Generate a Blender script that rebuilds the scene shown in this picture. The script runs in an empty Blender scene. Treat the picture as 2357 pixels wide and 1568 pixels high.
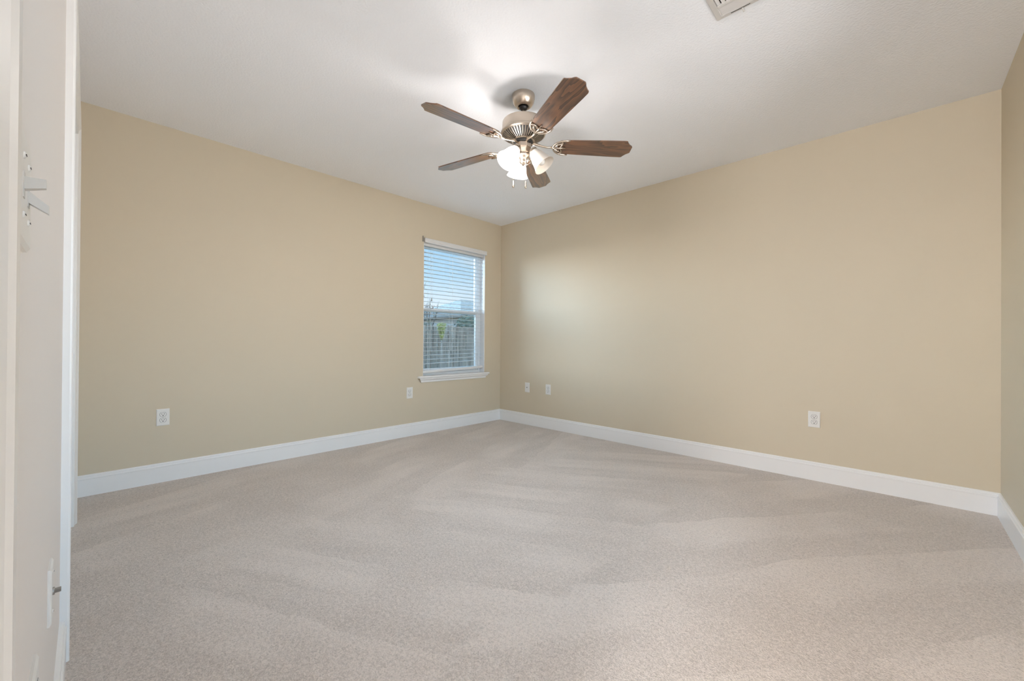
import bpy, bmesh, math, random
from mathutils import Vector, Matrix
random.seed(7)
sc = bpy.context.scene
COL = sc.collection
PI = math.pi

# ------------------------------------------------------------------ camera
FPX, IMG_W = 935.11, 2357
cd = bpy.data.cameras.new('camera')
cd.sensor_fit = 'HORIZONTAL'
cd.sensor_width = 36.0
cd.lens = FPX / IMG_W * 36.0
cd.clip_start = 0.01
cd.clip_end = 300
cam = bpy.data.objects.new('camera', cd)
COL.objects.link(cam)
_f = Vector((-0.69144076, 0.72242172, 0.00406673))
_r = Vector((0.72243004, 0.69141024, 0.0068351))
_u = Vector((-0.00212605, -0.00766399, 0.99996837))
M = Matrix((_r, _u, -_f)).transposed().to_4x4()
M.translation = Vector((3.65394, -3.60441, 0.9726))
cam.matrix_world = M
sc.camera = cam

# ------------------------------------------------------------------ colour management, bounces
sc.view_settings.view_transform = 'Standard'
sc.view_settings.look = 'None'
sc.view_settings.gamma = 1.0
sc.view_settings.use_curve_mapping = False
sc.view_settings.exposure = 0.19
sc.cycles.use_denoising = True
sc.cycles.max_bounces = 10
sc.cycles.diffuse_bounces = 6
sc.cycles.transparent_max_bounces = 16
sc.cycles.sample_clamp_indirect = 6.0
sc.cycles.caustics_reflective = False
sc.cycles.caustics_refractive = False

# light levels
SHADE_GLOW = 4.0      # the two lit glass shades of the fan
BULB_GLOW = 640.0    # bulbs inside them
INNER_GLOW = 4.0      # inner faces of the shades
HALL_FILL_GLOW = 188.0       # unseen globe lamp added in the hallway as fill light
SKY_LEVEL = 1.0
SKY_LOBE = 35.0  # added brightness of the south-west sky, lights the north and east walls
SKY_EAST_FILL = 8.8         # eastern sky boosted as fill light through the added east window


def lin(c):
    c = c / 255.0
    return c / 12.92 if c <= 0.04045 else ((c + 0.055) / 1.055) ** 2.4


def srgb(r, g, b):
    return (lin(r), lin(g), lin(b), 1.0)


# ------------------------------------------------------------------ world: pale blue sky, boosted to the south-west and east to light the room
w = bpy.data.worlds.new('sky')
sc.world = w
w.use_nodes = True
nt = w.node_tree
nt.nodes.clear()
N = nt.nodes.new
L = nt.links.new
out = N('ShaderNodeOutputWorld')
bg = N('ShaderNodeBackground')
tc = N('ShaderNodeTexCoord')
sep = N('ShaderNodeSeparateXYZ')
L(tc.outputs['Generated'], sep.inputs[0])
ramp = N('ShaderNodeValToRGB')
cr = ramp.color_ramp
cr.elements[0].position = 0.0
cr.elements[0].color = (0.72, 0.735, 0.76, 1)  # below the horizon, raised to throw light up onto the ceiling
cr.elements[1].position = 1.0
cr.elements[1].color = (0.34, 0.60, 0.90, 1)
for pos, colr in ((0.495, (0.70, 0.715, 0.74, 1)), (0.51, (0.86, 0.92, 0.98, 1)), (0.545, (0.78, 0.89, 1.0, 1)), (0.58, (0.50, 0.76, 1.0, 1)), (0.64, (0.38, 0.67, 0.97, 1))):
    e = cr.elements.new(pos)
    e.color = colr
mr = N('ShaderNodeMapRange')
mr.inputs['From Min'].default_value = -1
mr.inputs['From Max'].default_value = 1
L(sep.outputs['Z'], mr.inputs['Value'])
L(mr.outputs[0], ramp.inputs[0])
# soft clouds
cm = N('ShaderNodeMapping')
cm.inputs['Scale'].default_value = (3.0, 3.0, 9.0)
cn = N('ShaderNodeTexNoise')
cn.inputs['Scale'].default_value = 1.6
cn.inputs['Detail'].default_value = 6
L(tc.outputs['Generated'], cm.inputs[0])
L(cm.outputs[0], cn.inputs['Vector'])
cramp = N('ShaderNodeValToRGB')
cramp.color_ramp.elements[0].position = 0.58
cramp.color_ramp.elements[1].position = 0.75
L(cn.outputs[0], cramp.inputs[0])
mx = N('ShaderNodeMix')
mx.data_type = 'RGBA'
L(cramp.outputs[0], mx.inputs[0])
L(ramp.outputs[0], mx.inputs[6])
mx.inputs[7].default_value = (0.86, 0.92, 0.98, 1)
# sky boosted to the south-west to brighten the walls through the window
dotn = N('ShaderNodeVectorMath')
dotn.operation = 'DOT_PRODUCT'
dv = Vector((-0.90, -0.33, 0.33)).normalized()
dotn.inputs[1].default_value = dv
L(tc.outputs['Generated'], dotn.inputs[0])
lobe = N('ShaderNodeMapRange')
lobe.interpolation_type = 'SMOOTHSTEP'
lobe.inputs['From Min'].default_value = 0.74
lobe.inputs['From Max'].default_value = 0.99
lobe.inputs['To Min'].default_value = 1.0
lobe.inputs['To Max'].default_value = SKY_LOBE
L(dotn.outputs['Value'], lobe.inputs['Value'])
mul = N('ShaderNodeMath')
mul.operation = 'MULTIPLY'
mul.inputs[1].default_value = SKY_LEVEL
east = N('ShaderNodeMapRange')
east.interpolation_type = 'SMOOTHSTEP'
east.inputs['From Min'].default_value = -0.10
east.inputs['From Max'].default_value = 0.35
east.inputs['To Min'].default_value = 1.0
east.inputs['To Max'].default_value = SKY_EAST_FILL
L(sep.outputs['X'], east.inputs['Value'])
lobmul = N('ShaderNodeMath')
lobmul.operation = 'MULTIPLY'
L(lobe.outputs[0], lobmul.inputs[0])
L(east.outputs[0], lobmul.inputs[1])
L(lobmul.outputs[0], mul.inputs[0])
tint = N('ShaderNodeMix')
tint.data_type = 'RGBA'
tint.blend_type = 'MULTIPLY'
tm = N('ShaderNodeMapRange')
tm.inputs['From Min'].default_value = -0.10
tm.inputs['From Max'].default_value = 0.35
L(sep.outputs['X'], tm.inputs['Value'])
L(tm.outputs[0], tint.inputs[0])
L(mx.outputs[2], tint.inputs[6])
tint.inputs[7].default_value = (1.0, 0.965, 0.945, 1)
L(tint.outputs[2], bg.inputs['Color'])
L(mul.outputs[0], bg.inputs['Strength'])
L(bg.outputs[0], out.inputs['Surface'])

# ------------------------------------------------------------------ room measures
H = 2.44
RW = 4.067          # west-east
YS = -3.656         # face of the south wall
BB = 0.1305         # baseboard height
WIN_Y0, WIN_Y1, WIN_Z0, WIN_Z1 = -1.147, -0.270, 0.604, 2.045
EW_Y0, EW_Y1 = -3.10, -1.25                  # window added to the east wall for fill light, outside the frame
CL_X0, CL_X1, CL_Z = 0.560, 1.778, 2.040     # closet opening in the south wall
EN_X0, EN_X1, EN_Z = 3.300, 3.985, 2.040     # entry opening in the south wall


# ------------------------------------------------------------------ materials
def new_mat(name):
    m = bpy.data.materials.new(name)
    m.use_nodes = True
    t = m.node_tree
    b = t.nodes['Principled BSDF']
    return m, t, b


def simple(name, col, rough=0.5, metal=0.0, spec=0.5, bump=None):
    m, t, b = new_mat(name)
    b.inputs['Base Color'].default_value = col
    b.inputs['Roughness'].default_value = rough
    b.inputs['Metallic'].default_value = metal
    b.inputs['Specular IOR Level'].default_value = spec
    n = t.nodes.new('ShaderNodeTexNoise')
    tcn = t.nodes.new('ShaderNodeTexCoord')
    t.links.new(tcn.outputs['Object'], n.inputs['Vector'])
    sc_, st, dist = bump if bump else (60.0, 0.02, 0.001)
    n.inputs['Scale'].default_value = sc_
    n.inputs['Detail'].default_value = 4
    bp = t.nodes.new('ShaderNodeBump')
    bp.inputs['Strength'].default_value = st
    bp.inputs['Distance'].default_value = dist
    t.links.new(n.outputs[0], bp.inputs['Height'])
    t.links.new(bp.outputs[0], b.inputs['Normal'])
    return m


M_WALL = simple('tan_wall_paint', (0.618, 0.536, 0.408, 1), 0.55, 0, 0.4, (170, 0.10, 0.0015))
M_WALL_S = simple('washed_out_tan_wall_paint', (0.79, 0.745, 0.71, 1), 0.5, 0, 0.4, (170, 0.08, 0.0015))  # tan paint lightened: the wash of grazing light is put into its colour
M_CEIL = simple('white_textured_ceiling', (0.915, 0.922, 0.95, 1), 0.85, 0, 0.25, (95, 0.55, 0.004))
M_TRIM = simple('white_gloss_trim_paint', (0.84, 0.83, 0.82, 1), 0.28, 0, 0.5, (25, 0.03, 0.001))
M_VINYL = simple('white_vinyl', (0.82, 0.83, 0.84, 1), 0.35)
M_BLIND = simple('white_blind_plastic', (0.72, 0.72, 0.715, 1), 0.4)
M_CORD = simple('white_cord', (0.75, 0.75, 0.73, 1), 0.7)
M_PLATE = simple('white_plastic_plate', (0.78, 0.76, 0.73, 1), 0.35)
M_DARK = simple('dark_slot', (0.025, 0.022, 0.02, 1), 0.6)
M_GREYMETAL = simple('grey_metal', (0.38, 0.37, 0.36, 1), 0.4, 0.8)
M_TOGGLE = simple('switch_toggle_plastic', (0.60, 0.59, 0.57, 1), 0.4)
M_VENT = simple('vent_enamel', (0.68, 0.65, 0.62, 1), 0.45)
M_BLACK = simple('black_rubber', (0.015, 0.014, 0.013, 1), 0.35)
M_HALL = simple('hall_wall_paint', (0.80, 0.79, 0.77, 1), 0.6)

# brushed nickel
M_NICKEL, t, b = new_mat('brushed_nickel')
b.inputs['Metallic'].default_value = 1.0
b.inputs['Roughness'].default_value = 0.30
tcn = t.nodes.new('ShaderNodeTexCoord')
mp = t.nodes.new('ShaderNodeMapping')
mp.inputs['Scale'].default_value = (6, 6, 260)
n = t.nodes.new('ShaderNodeTexNoise')
n.inputs['Scale'].default_value = 3
n.inputs['Detail'].default_value = 3
r_ = t.nodes.new('ShaderNodeValToRGB')
r_.color_ramp.elements[0].color = (0.52, 0.44, 0.36, 1)
r_.color_ramp.elements[1].color = (0.66, 0.575, 0.49, 1)
t.links.new(tcn.outputs['Object'], mp.inputs[0])
t.links.new(mp.outputs[0], n.inputs['Vector'])
t.links.new(n.outputs[0], r_.inputs[0])
t.links.new(r_.outputs[0], b.inputs['Base Color'])

# walnut blades (grain runs along the blade's own x axis)
M_WOOD, t, b = new_mat('walnut_blade')
b.inputs['Roughness'].default_value = 0.36
b.inputs['Specular IOR Level'].default_value = 0.9
b.inputs['Coat Weight'].default_value = 0.9
b.inputs['Coat Roughness'].default_value = 0.20
tcn = t.nodes.new('ShaderNodeTexCoord')
oi = t.nodes.new('ShaderNodeObjectInfo')
addv = t.nodes.new('ShaderNodeVectorMath')
addv.operation = 'ADD'
rs = t.nodes.new('ShaderNodeVectorMath')
rs.operation = 'SCALE'
rs.inputs[0].default_value = (3.0, 1.0, 0.0)
t.links.new(oi.outputs['Random'], rs.inputs['Scale'])
t.links.new(tcn.outputs['Object'], addv.inputs[0])
t.links.new(rs.outputs[0], addv.inputs[1])
mp = t.nodes.new('ShaderNodeMapping')
mp.inputs['Scale'].default_value = (2.0, 14.0, 14.0)
t.links.new(addv.outputs[0], mp.inputs[0])
n1 = t.nodes.new('ShaderNodeTexNoise')
n1.inputs['Scale'].default_value = 1.0
n1.inputs['Detail'].default_value = 3
n1.inputs['Distortion'].default_value = 0.4
t.links.new(mp.outputs[0], n1.inputs['Vector'])
wv = t.nodes.new('ShaderNodeMath')
wv.operation = 'MULTIPLY'
wv.inputs[1].default_value = 7.0
t.links.new(n1.outputs[0], wv.inputs[0])
fr = t.nodes.new('ShaderNodeMath')
fr.operation = 'FRACT'
t.links.new(wv.outputs[0], fr.inputs[0])
mp2 = t.nodes.new('ShaderNodeMapping')
mp2.inputs['Scale'].default_value = (8.0, 420.0, 60.0)
t.links.new(addv.outputs[0], mp2.inputs[0])
n2 = t.nodes.new('ShaderNodeTexNoise')
n2.inputs['Scale'].default_value = 1.0
t.links.new(mp2.outputs[0], n2.inputs['Vector'])
mxg = t.nodes.new('ShaderNodeMath')
mxg.operation = 'MULTIPLY_ADD'
mxg.inputs[1].default_value = 0.75
t.links.new(fr.outputs[0], mxg.inputs[0])
sm = t.nodes.new('ShaderNodeMath')
sm.operation = 'MULTIPLY'
sm.inputs[1].default_value = 0.35
t.links.new(n2.outputs[0], sm.inputs[0])
t.links.new(sm.outputs[0], mxg.inputs[2])
r_ = t.nodes.new('ShaderNodeValToRGB')
r_.color_ramp.elements[0].position = 0.05
r_.color_ramp.elements[0].color = (0.014, 0.006, 0.003, 1)
r_.color_ramp.elements[1].position = 0.95
r_.color_ramp.elements[1].color = (0.190, 0.078, 0.030, 1)
t.links.new(mxg.outputs[0], r_.inputs[0])
t.links.new(r_.outputs[0], b.inputs['Base Color'])


def glow(name, col, strength, base=(0.85, 0.83, 0.80, 1)):
    m, t, b = new_mat(name)
    b.inputs['Base Color'].default_value = base
    b.inputs['Roughness'].default_value = 0.3
    b.inputs['Emission Color'].default_value = col
    b.inputs['Emission Strength'].default_value = strength
    return m


M_SHADE_ON = glow('lit_frosted_glass', (1.0, 0.98, 0.97, 1), SHADE_GLOW, (0.35, 0.34, 0.33, 1))
M_SHADE_IN = glow('lit_frosted_glass_inside', (1.0, 0.98, 0.97, 1), INNER_GLOW, (0.35, 0.34, 0.33, 1))
for m_ in (M_SHADE_ON, M_SHADE_IN):      # thin frosted glass: part of the bulb's light passes straight through
    t = m_.node_tree
    tr = t.nodes.new('ShaderNodeBsdfTransparent')
    tr.inputs['Color'].default_value = (1.0, 0.985, 0.97, 1)
    mxs = t.nodes.new('ShaderNodeMixShader')
    mxs.inputs[0].default_value = 0.50
    t.links.new(tr.outputs[0], mxs.inputs[1])
    t.links.new(t.nodes['Principled BSDF'].outputs[0], mxs.inputs[2])
    t.links.new(mxs.outputs[0], t.nodes['Material Output'].inputs['Surface'])
M_BULB = glow('lit_bulb', (1.0, 0.98, 0.97, 1), BULB_GLOW)
M_HALL_FILL = glow('hall_fill_lamp_glass', (0.985, 1.0, 1.03, 1), HALL_FILL_GLOW)
# unlit frosted glass with etched band
M_SHADE_OFF, t, b = new_mat('frosted_glass')
b.inputs['Base Color'].default_value = (0.80, 0.76, 0.71, 1)
b.inputs['Roughness'].default_value = 0.35
b.inputs['Subsurface Weight'].default_value = 0.0
tcn = t.nodes.new('ShaderNodeTexCoord')
vn = t.nodes.new('ShaderNodeTexVoronoi')
vn.inputs['Scale'].default_value = 75
t.links.new(tcn.outputs['Object'], vn.inputs['Vector'])
bp = t.nodes.new('ShaderNodeBump')
bp.inputs['Strength'].default_value = 0.15
bp.inputs['Distance'].default_value = 0.002
t.links.new(vn.outputs[0], bp.inputs['Height'])
t.links.new(bp.outputs[0], b.inputs['Normal'])
trl = t.nodes.new('ShaderNodeBsdfTranslucent')
trl.inputs['Color'].default_value = (0.85, 0.78, 0.70, 1)
mxs = t.nodes.new('ShaderNodeMixShader')
mxs.inputs[0].default_value = 0.35
om = t.nodes['Material Output']
t.links.new(b.outputs[0], mxs.inputs[1])
t.links.new(trl.outputs[0], mxs.inputs[2])
t.links.new(mxs.outputs[0], om.inputs['Surface'])

# window glass and insect screen
M_GLASS, t, b = new_mat('window_glass')
t.nodes.remove(b)
om = t.nodes['Material Output']
tr = t.nodes.new('ShaderNodeBsdfTransparent')
tr.inputs['Color'].default_value = (0.95, 0.97, 0.97, 1)
gl = t.nodes.new('ShaderNodeBsdfGlossy')
gl.inputs['Roughness'].default_value = 0.02
fz = t.nodes.new('ShaderNodeFresnel')
fz.inputs['IOR'].default_value = 1.45
mxs = t.nodes.new('ShaderNodeMixShader')
t.links.new(fz.outputs[0], mxs.inputs[0])
t.links.new(tr.outputs[0], mxs.inputs[1])
t.links.new(gl.outputs[0], mxs.inputs[2])
t.links.new(mxs.outputs[0], om.inputs['Surface'])
M_SCREEN, t, b = new_mat('insect_screen_mesh')
b.inputs['Base Color'].default_value = (0.03, 0.034, 0.036, 1)
b.inputs['Roughness'].default_value = 0.8
om = t.nodes['Material Output']
tr = t.nodes.new('ShaderNodeBsdfTransparent')
mxs = t.nodes.new('ShaderNodeMixShader')
mxs.inputs[0].default_value = 0.34
t.links.new(tr.outputs[0], mxs.inputs[1])
t.links.new(b.outputs[0], mxs.inputs[2])
t.links.new(mxs.outputs[0], om.inputs['Surface'])

# carpet: speckled cut pile with brushed vacuum strokes
M_CARPET, t, b = new_mat('beige_cut_pile_carpet')
b.inputs['Roughness'].default_value = 0.95
b.inputs['Specular IOR Level'].default_value = 0.1
b.inputs['Sheen Weight'].default_value = 0.25
b.inputs['Sheen Roughness'].default_value = 0.5
tcn = t.nodes.new('ShaderNodeTexCoord')


def mapping(rot, scale, loc=(0, 0, 0)):
    mp = t.nodes.new('ShaderNodeMapping')
    mp.inputs['Rotation'].default_value = (0, 0, math.radians(rot))
    mp.inputs['Scale'].default_value = scale
    mp.inputs['Location'].default_value = loc
    t.links.new(tcn.outputs['Object'], mp.inputs[0])
    return mp


def math_n(op, a, bb):
    m_ = t.nodes.new('ShaderNodeMath')
    m_.operation = op
    for i, v in enumerate((a, bb)):
        if isinstance(v, (int, float)):
            m_.inputs[i].default_value = v
        else:
            t.links.new(v, m_.inputs[i])
    return m_.outputs[0]


def noise(vec, scale, detail=2.0, dist=0.0, rough=0.5):
    n_ = t.nodes.new('ShaderNodeTexNoise')
    n_.inputs['Scale'].default_value = scale
    n_.inputs['Detail'].default_value = detail
    n_.inputs['Distortion'].default_value = dist
    n_.inputs['Roughness'].default_value = rough
    t.links.new(vec, n_.inputs['Vector'])
    return n_.outputs[0]


# vacuum strokes: long bands with one sharp edge, in two lays
sxyz = t.nodes.new('ShaderNodeSeparateXYZ')
t.links.new(tcn.outputs['Object'], sxyz.inputs[0])
X_, Y_ = sxyz.outputs[0], sxyz.outputs[1]
warp = math_n('MULTIPLY', math_n('SUBTRACT', noise(tcn.outputs['Object'], 0.9, 1.0), 0.5), 0.9)
fuzz = math_n('MULTIPLY', math_n('SUBTRACT', noise(tcn.outputs['Object'], 9.0, 3.0), 0.5), 0.05)


def smooth(v, lo, hi):
    m_ = t.nodes.new('ShaderNodeMapRange')
    m_.interpolation_type = 'SMOOTHSTEP'
    m_.inputs['From Min'].default_value = lo
    m_.inputs['From Max'].default_value = hi
    t.links.new(v, m_.inputs['Value'])
    return m_.outputs[0]


def bands(angle, period, wgt):
    ca, sa = math.cos(math.radians(angle)), math.sin(math.radians(angle))
    v = math_n('SUBTRACT', math_n('MULTIPLY', Y_, ca), math_n('MULTIPLY', X_, sa))
    v = math_n('ADD', v, math_n('ADD', math_n('MULTIPLY', warp, wgt), fuzz))
    return smooth(math_n('FRACT', math_n('DIVIDE', v, period), 0.0), 0.36, 0.54)


s1 = math_n('ADD', math_n('MULTIPLY', bands(27, 0.37, 0.16), 0.7), math_n('MULTIPLY', bands(33, 0.143, 0.25), 0.3))
s2 = math_n('ADD', math_n('MULTIPLY', bands(112, 0.46, 0.20), 0.7), math_n('MULTIPLY', bands(96, 0.19, 0.3), 0.3))
s3 = bands(52, 0.50, 0.30)
edge = smooth(math_n('ADD', X_, math_n('MULTIPLY', s1, 0.30)), 1.62, 1.70)
lay = math_n('ADD', math_n('MULTIPLY', s1, edge), math_n('MULTIPLY', s2, math_n('SUBTRACT', 1.0, edge)))
right = smooth(math_n('ADD', X_, math_n('MULTIPLY', warp, 0.8)), 2.72, 2.80)
lay = math_n('ADD', math_n('MULTIPLY', lay, math_n('SUBTRACT', 1.0, right)), math_n('MULTIPLY', s3, right))
patch = smooth(noise(tcn.outputs['Object'], 1.3, 2.0, 0.4), 0.35, 0.62)
blot = noise(tcn.outputs['Object'], 3.4, 3.0, 0.6)
strokes = math_n('ADD', math_n('MULTIPLY', math_n('MULTIPLY', lay, patch), 0.44), math_n('ADD', math_n('MULTIPLY', blot, 0.42), 0.22))
pile = noise(tcn.outputs['Object'], 210, 3.0, 0.3, 0.65)
pile2 = noise(tcn.outputs['Object'], 90, 2.0, 0.8, 0.6)
val = math_n('ADD', math_n('MULTIPLY', strokes, 0.34), math_n('SUBTRACT', math_n('ADD', math_n('MULTIPLY', pile, 1.10), math_n('MULTIPLY', pile2, 0.80)), 0.465))
r_ = t.nodes.new('ShaderNodeValToRGB')
r_.color_ramp.elements[0].position = 0.42
r_.color_ramp.elements[0].color = (0.495, 0.425, 0.372, 1)
r_.color_ramp.elements[1].position = 0.86
r_.color_ramp.elements[1].color = (0.785, 0.692, 0.622, 1)
t.links.new(val, r_.inputs[0])
t.links.new(r_.outputs[0], b.inputs['Base Color'])
bp = t.nodes.new('ShaderNodeBump')
bp.inputs['Strength'].default_value = 0.8
bp.inputs['Distance'].default_value = 0.007
t.links.new(math_n('ADD', pile, math_n('MULTIPLY', pile2, 0.7)), bp.inputs['Height'])
t.links.new(bp.outputs[0], b.inputs['Normal'])


# outdoors
def mottled(name, c0, c1, scale, rough=0.85, stretch=(1, 1, 1)):
    m, t, b = new_mat(name)
    b.inputs['Roughness'].default_value = rough
    tcn = t.nodes.new('ShaderNodeTexCoord')
    mp = t.nodes.new('ShaderNodeMapping')
    mp.inputs['Scale'].default_value = stretch
    n = t.nodes.new('ShaderNodeTexNoise')
    n.inputs['Scale'].default_value = scale
    n.inputs['Detail'].default_value = 5
    r_ = t.nodes.new('ShaderNodeValToRGB')
    r_.color_ramp.elements[0].position = 0.3
    r_.color_ramp.elements[0].color = c0
    r_.color_ramp.elements[1].position = 0.7
    r_.color_ramp.elements[1].color = c1
    t.links.new(tcn.outputs['Object'], mp.inputs[0])
    t.links.new(mp.outputs[0], n.inputs['Vector'])
    t.links.new(n.outputs[0], r_.inputs[0])
    t.links.new(r_.outputs[0], b.inputs['Base Color'])
    return m


M_FENCE = mottled('weathered_fence_wood', (0.045, 0.039, 0.033, 1), (0.24, 0.22, 0.19, 1), 1.6, 0.9, (8, 8, 0.6))
M_GRASS = mottled('dry_winter_lawn', (0.05, 0.06, 0.03, 1), (0.13, 0.125, 0.07, 1), 4.0)
M_BARK = mottled('dark_bark', (0.05, 0.045, 0.04, 1), (0.12, 0.11, 0.10, 1), 9)
M_PALEBARK = mottled('pale_bark', (0.20, 0.19, 0.175, 1), (0.32, 0.31, 0.285, 1), 9)
M_LEAF = mottled('yellow_green_leaves', (0.22, 0.25, 0.06, 1), (0.42, 0.44, 0.17, 1), 12)
M_CONIFER = mottled('blue_green_foliage', (0.05, 0.10, 0.075, 1), (0.12, 0.19, 0.155, 1), 5)
M_BUSH = mottled('grey_green_foliage', (0.07, 0.085, 0.06, 1), (0.17, 0.185, 0.15, 1), 6)
M_SIDING = mottled('pale_siding', (0.25, 0.27, 0.28, 1), (0.32, 0.34, 0.35, 1), 2)
M_SHINGLE = mottled('grey_brown_shingles', (0.075, 0.07, 0.062, 1), (0.14, 0.13, 0.12, 1), 14)


# ------------------------------------------------------------------ mesh builder
class MB:
    def __init__(self):
        self.v, self.f, self.mi, self.sm = [], [], [], []

    def add(self, verts, faces, mi=0, smooth=False):
        o = len(self.v)
        self.v += [tuple(p) for p in verts]
        for fc in faces:
            self.f.append([o + i for i in fc])
            self.mi.append(mi)
            self.sm.append(smooth)

    def box(self, x0, x1, y0, y1, z0, z1, mi=0, bev=0.0):
        if bev <= 0:
            V = [(x, y, z) for z in (z0, z1) for y in (y0, y1) for x in (x0, x1)]
            self.add(V, [(0, 2, 3, 1), (4, 5, 7, 6), (0, 1, 5, 4), (1, 3, 7, 5), (3, 2, 6, 7), (2, 0, 4, 6)], mi)
        else:
            bm = bmesh.new()
            bmesh.ops.create_cube(bm, size=1)
            for v in bm.verts:
                v.co = Vector((x0 + (v.co.x + .5) * (x1 - x0), y0 + (v.co.y + .5) * (y1 - y0), z0 + (v.co.z + .5) * (z1 - z0)))
            bmesh.ops.bevel(bm, geom=bm.edges[:], offset=bev, segments=2, affect='EDGES', profile=0.6)
            self.bm(bm, mi, True)

    def bm(self, bm, mi=0, smooth=False, mat=None):
        bm.verts.index_update()
        V = [(mat @ v.co if mat else v.co)[:] for v in bm.verts]
        self.add(V, [[v.index for v in f.verts] for f in bm.faces], mi, smooth)
        bm.free()

    def lathe(self, prof, seg=32, c=(0, 0, 0), mi=0, smooth=True, mat=None, rot=0.0, cap=False):
        V, F = [], []
        for (r, z) in prof:
            for k in range(seg):
                a = 2 * PI * k / seg + rot
                p = Vector((r * math.cos(a), r * math.sin(a), z))
                if mat:
                    p = mat @ p
                V.append(tuple(p + Vector(c)))
        for i in range(len(prof) - 1):
            for k in range(seg):
                k2 = (k + 1) % seg
                F.append((i * seg + k, i * seg + k2, (i + 1) * seg + k2, (i + 1) * seg + k))
        if cap:
            F.append(tuple(range(seg))[::-1])
            F.append(tuple((len(prof) - 1) * seg + k for k in range(seg)))
        self.add(V, F, mi, smooth)

    def tube(self, pts, rad, seg=8, mi=0, cap=True):
        pts = [Vector(p) for p in pts]
        rads = rad if isinstance(rad, (list, tuple)) else [rad] * len(pts)
        V, F = [], []
        up = None
        for i, p in enumerate(pts):
            d = (pts[min(i + 1, len(pts) - 1)] - pts[max(i - 1, 0)]).normalized()
            if up is None:
                up = d.orthogonal().normalized()
            side = d.cross(up)
            if side.length < 1e-6:
                side = d.orthogonal()
            side.normalize()
            up = side.cross(d).normalized()
            for k in range(seg):
                a = 2 * PI * k / seg
                V.append(p + (side * math.cos(a) + up * math.sin(a)) * rads[i])
        for i in range(len(pts) - 1):
            for k in range(seg):
                k2 = (k + 1) % seg
                F.append((i * seg + k, i * seg + k2, (i + 1) * seg + k2, (i + 1) * seg + k))
        if cap:
            F.append(tuple(range(seg))[::-1])
            F.append(tuple((len(pts) - 1) * seg + k for k in range(seg)))
        self.add(V, F, mi, True)

    def sweep(self, sections, mi=0, smooth=False, closed=True):
        """sections: lists of 3-D points, one profile per station."""
        n_ = len(sections[0])
        V = [p for s in sections for p in s]
        F = []
        for i in range(len(sections) - 1):
            for k in range(n_ if closed else n_ - 1):
                k2 = (k + 1) % n_
                F.append((i * n_ + k, i * n_ + k2, (i + 1) * n_ + k2, (i + 1) * n_ + k))
        if closed:
            F.append(tuple(range(n_))[::-1])
            F.append(tuple((len(sections) - 1) * n_ + k for k in range(n_)))
        self.add(V, F, mi, smooth)

    def build(self, name, mats, parent=None, loc=None, rot=None, fix=True, auto=None):
        me = bpy.data.meshes.new(name)
        me.from_pydata(self.v, [], self.f)
        if not isinstance(mats, (list, tuple)):
            mats = [mats]
        for m_ in mats:
            me.materials.append(m_)
        for p, mi, s in zip(me.polygons, self.mi, self.sm):
            p.material_index = mi
            p.use_smooth = s
        if fix:
            bm = bmesh.new()
            bm.from_mesh(me)
            bmesh.ops.recalc_face_normals(bm, faces=bm.faces[:])
            bm.to_mesh(me)
            bm.free()
        if auto:
            me.set_sharp_from_angle(angle=math.radians(auto))
        o = bpy.data.objects.new(name, me)
        COL.objects.link(o)
        if parent:
            o.parent = parent
        if loc is not None:
            o.location = loc
        if rot is not None:
            o.rotation_euler = rot
        return o


def thing(name, label, cat, loc=(0, 0, 0), rot=(0, 0, 0), group=None):
    o = bpy.data.objects.new(name, None)
    o.empty_display_size = 0.05
    COL.objects.link(o)
    o.location = loc
    o.rotation_euler = rot
    o['label'] = label
    o['category'] = cat
    if group:
        o['group'] = group
    return o


def tag(o, label, cat, group=None):
    o['label'] = label
    o['category'] = cat
    if group:
        o['group'] = group
    return o


def struct(o):
    o['kind'] = 'structure'
    return o


def struct_empty(name, loc=(0, 0, 0)):
    o = bpy.data.objects.new(name, None)
    o.empty_display_size = 0.05
    COL.objects.link(o)
    o.location = loc
    o['kind'] = 'structure'
    return o


# ------------------------------------------------------------------ room shell
TW = 0.14
m = MB()
m.box(-0.0, RW, YS - 0.12, 0.0, -0.12, 0.0)
struct(m.build('floor', M_CARPET))
m = MB()
m.box(-TW, RW + TW, YS - 0.12, TW, H, H + 0.12)
struct(m.build('ceiling', M_CEIL))
m = MB()   # west wall with the window hole
m.box(-TW, 0, YS - 0.12, WIN_Y0, -0.12, H)
m.box(-TW, 0, WIN_Y1, TW, -0.12, H)
m.box(-TW, 0, WIN_Y0, WIN_Y1, -0.12, WIN_Z0)
m.box(-TW, 0, WIN_Y0, WIN_Y1, WIN_Z1, H)
struct(m.build('wall_west', M_WALL))
m = MB()
m.box(0, RW, 0, TW, -0.12, H)
struct(m.build('wall_north', M_WALL))
m = MB()
m.box(RW, RW + TW, YS - 0.12, EW_Y0, -0.12, H)
m.box(RW, RW + TW, EW_Y1, TW, -0.12, H)
m.box(RW, RW + TW, EW_Y0, EW_Y1, -0.12, WIN_Z0)
m.box(RW, RW + TW, EW_Y0, EW_Y1, WIN_Z1, H)
struct(m.build('wall_east', M_WALL))
m = MB()   # south wall with the closet and the entry openings
y0, y1 = YS - 0.12, YS
m.box(0, CL_X0 - .015, y0, y1, -0.0, H)
m.box(CL_X0 - .015, CL_X1 + .015, y0, y1, CL_Z + .015, H)
m.box(CL_X1 + .015, EN_X0 - .015, y0, y1, 0, H)
m.box(EN_X0 - .015, EN_X1 + .015, y0, y1, EN_Z + .015, H)
m.box(EN_X1 + .015, RW, y0, y1, 0, H)
struct(m.build('wall_south', M_WALL_S))

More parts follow.
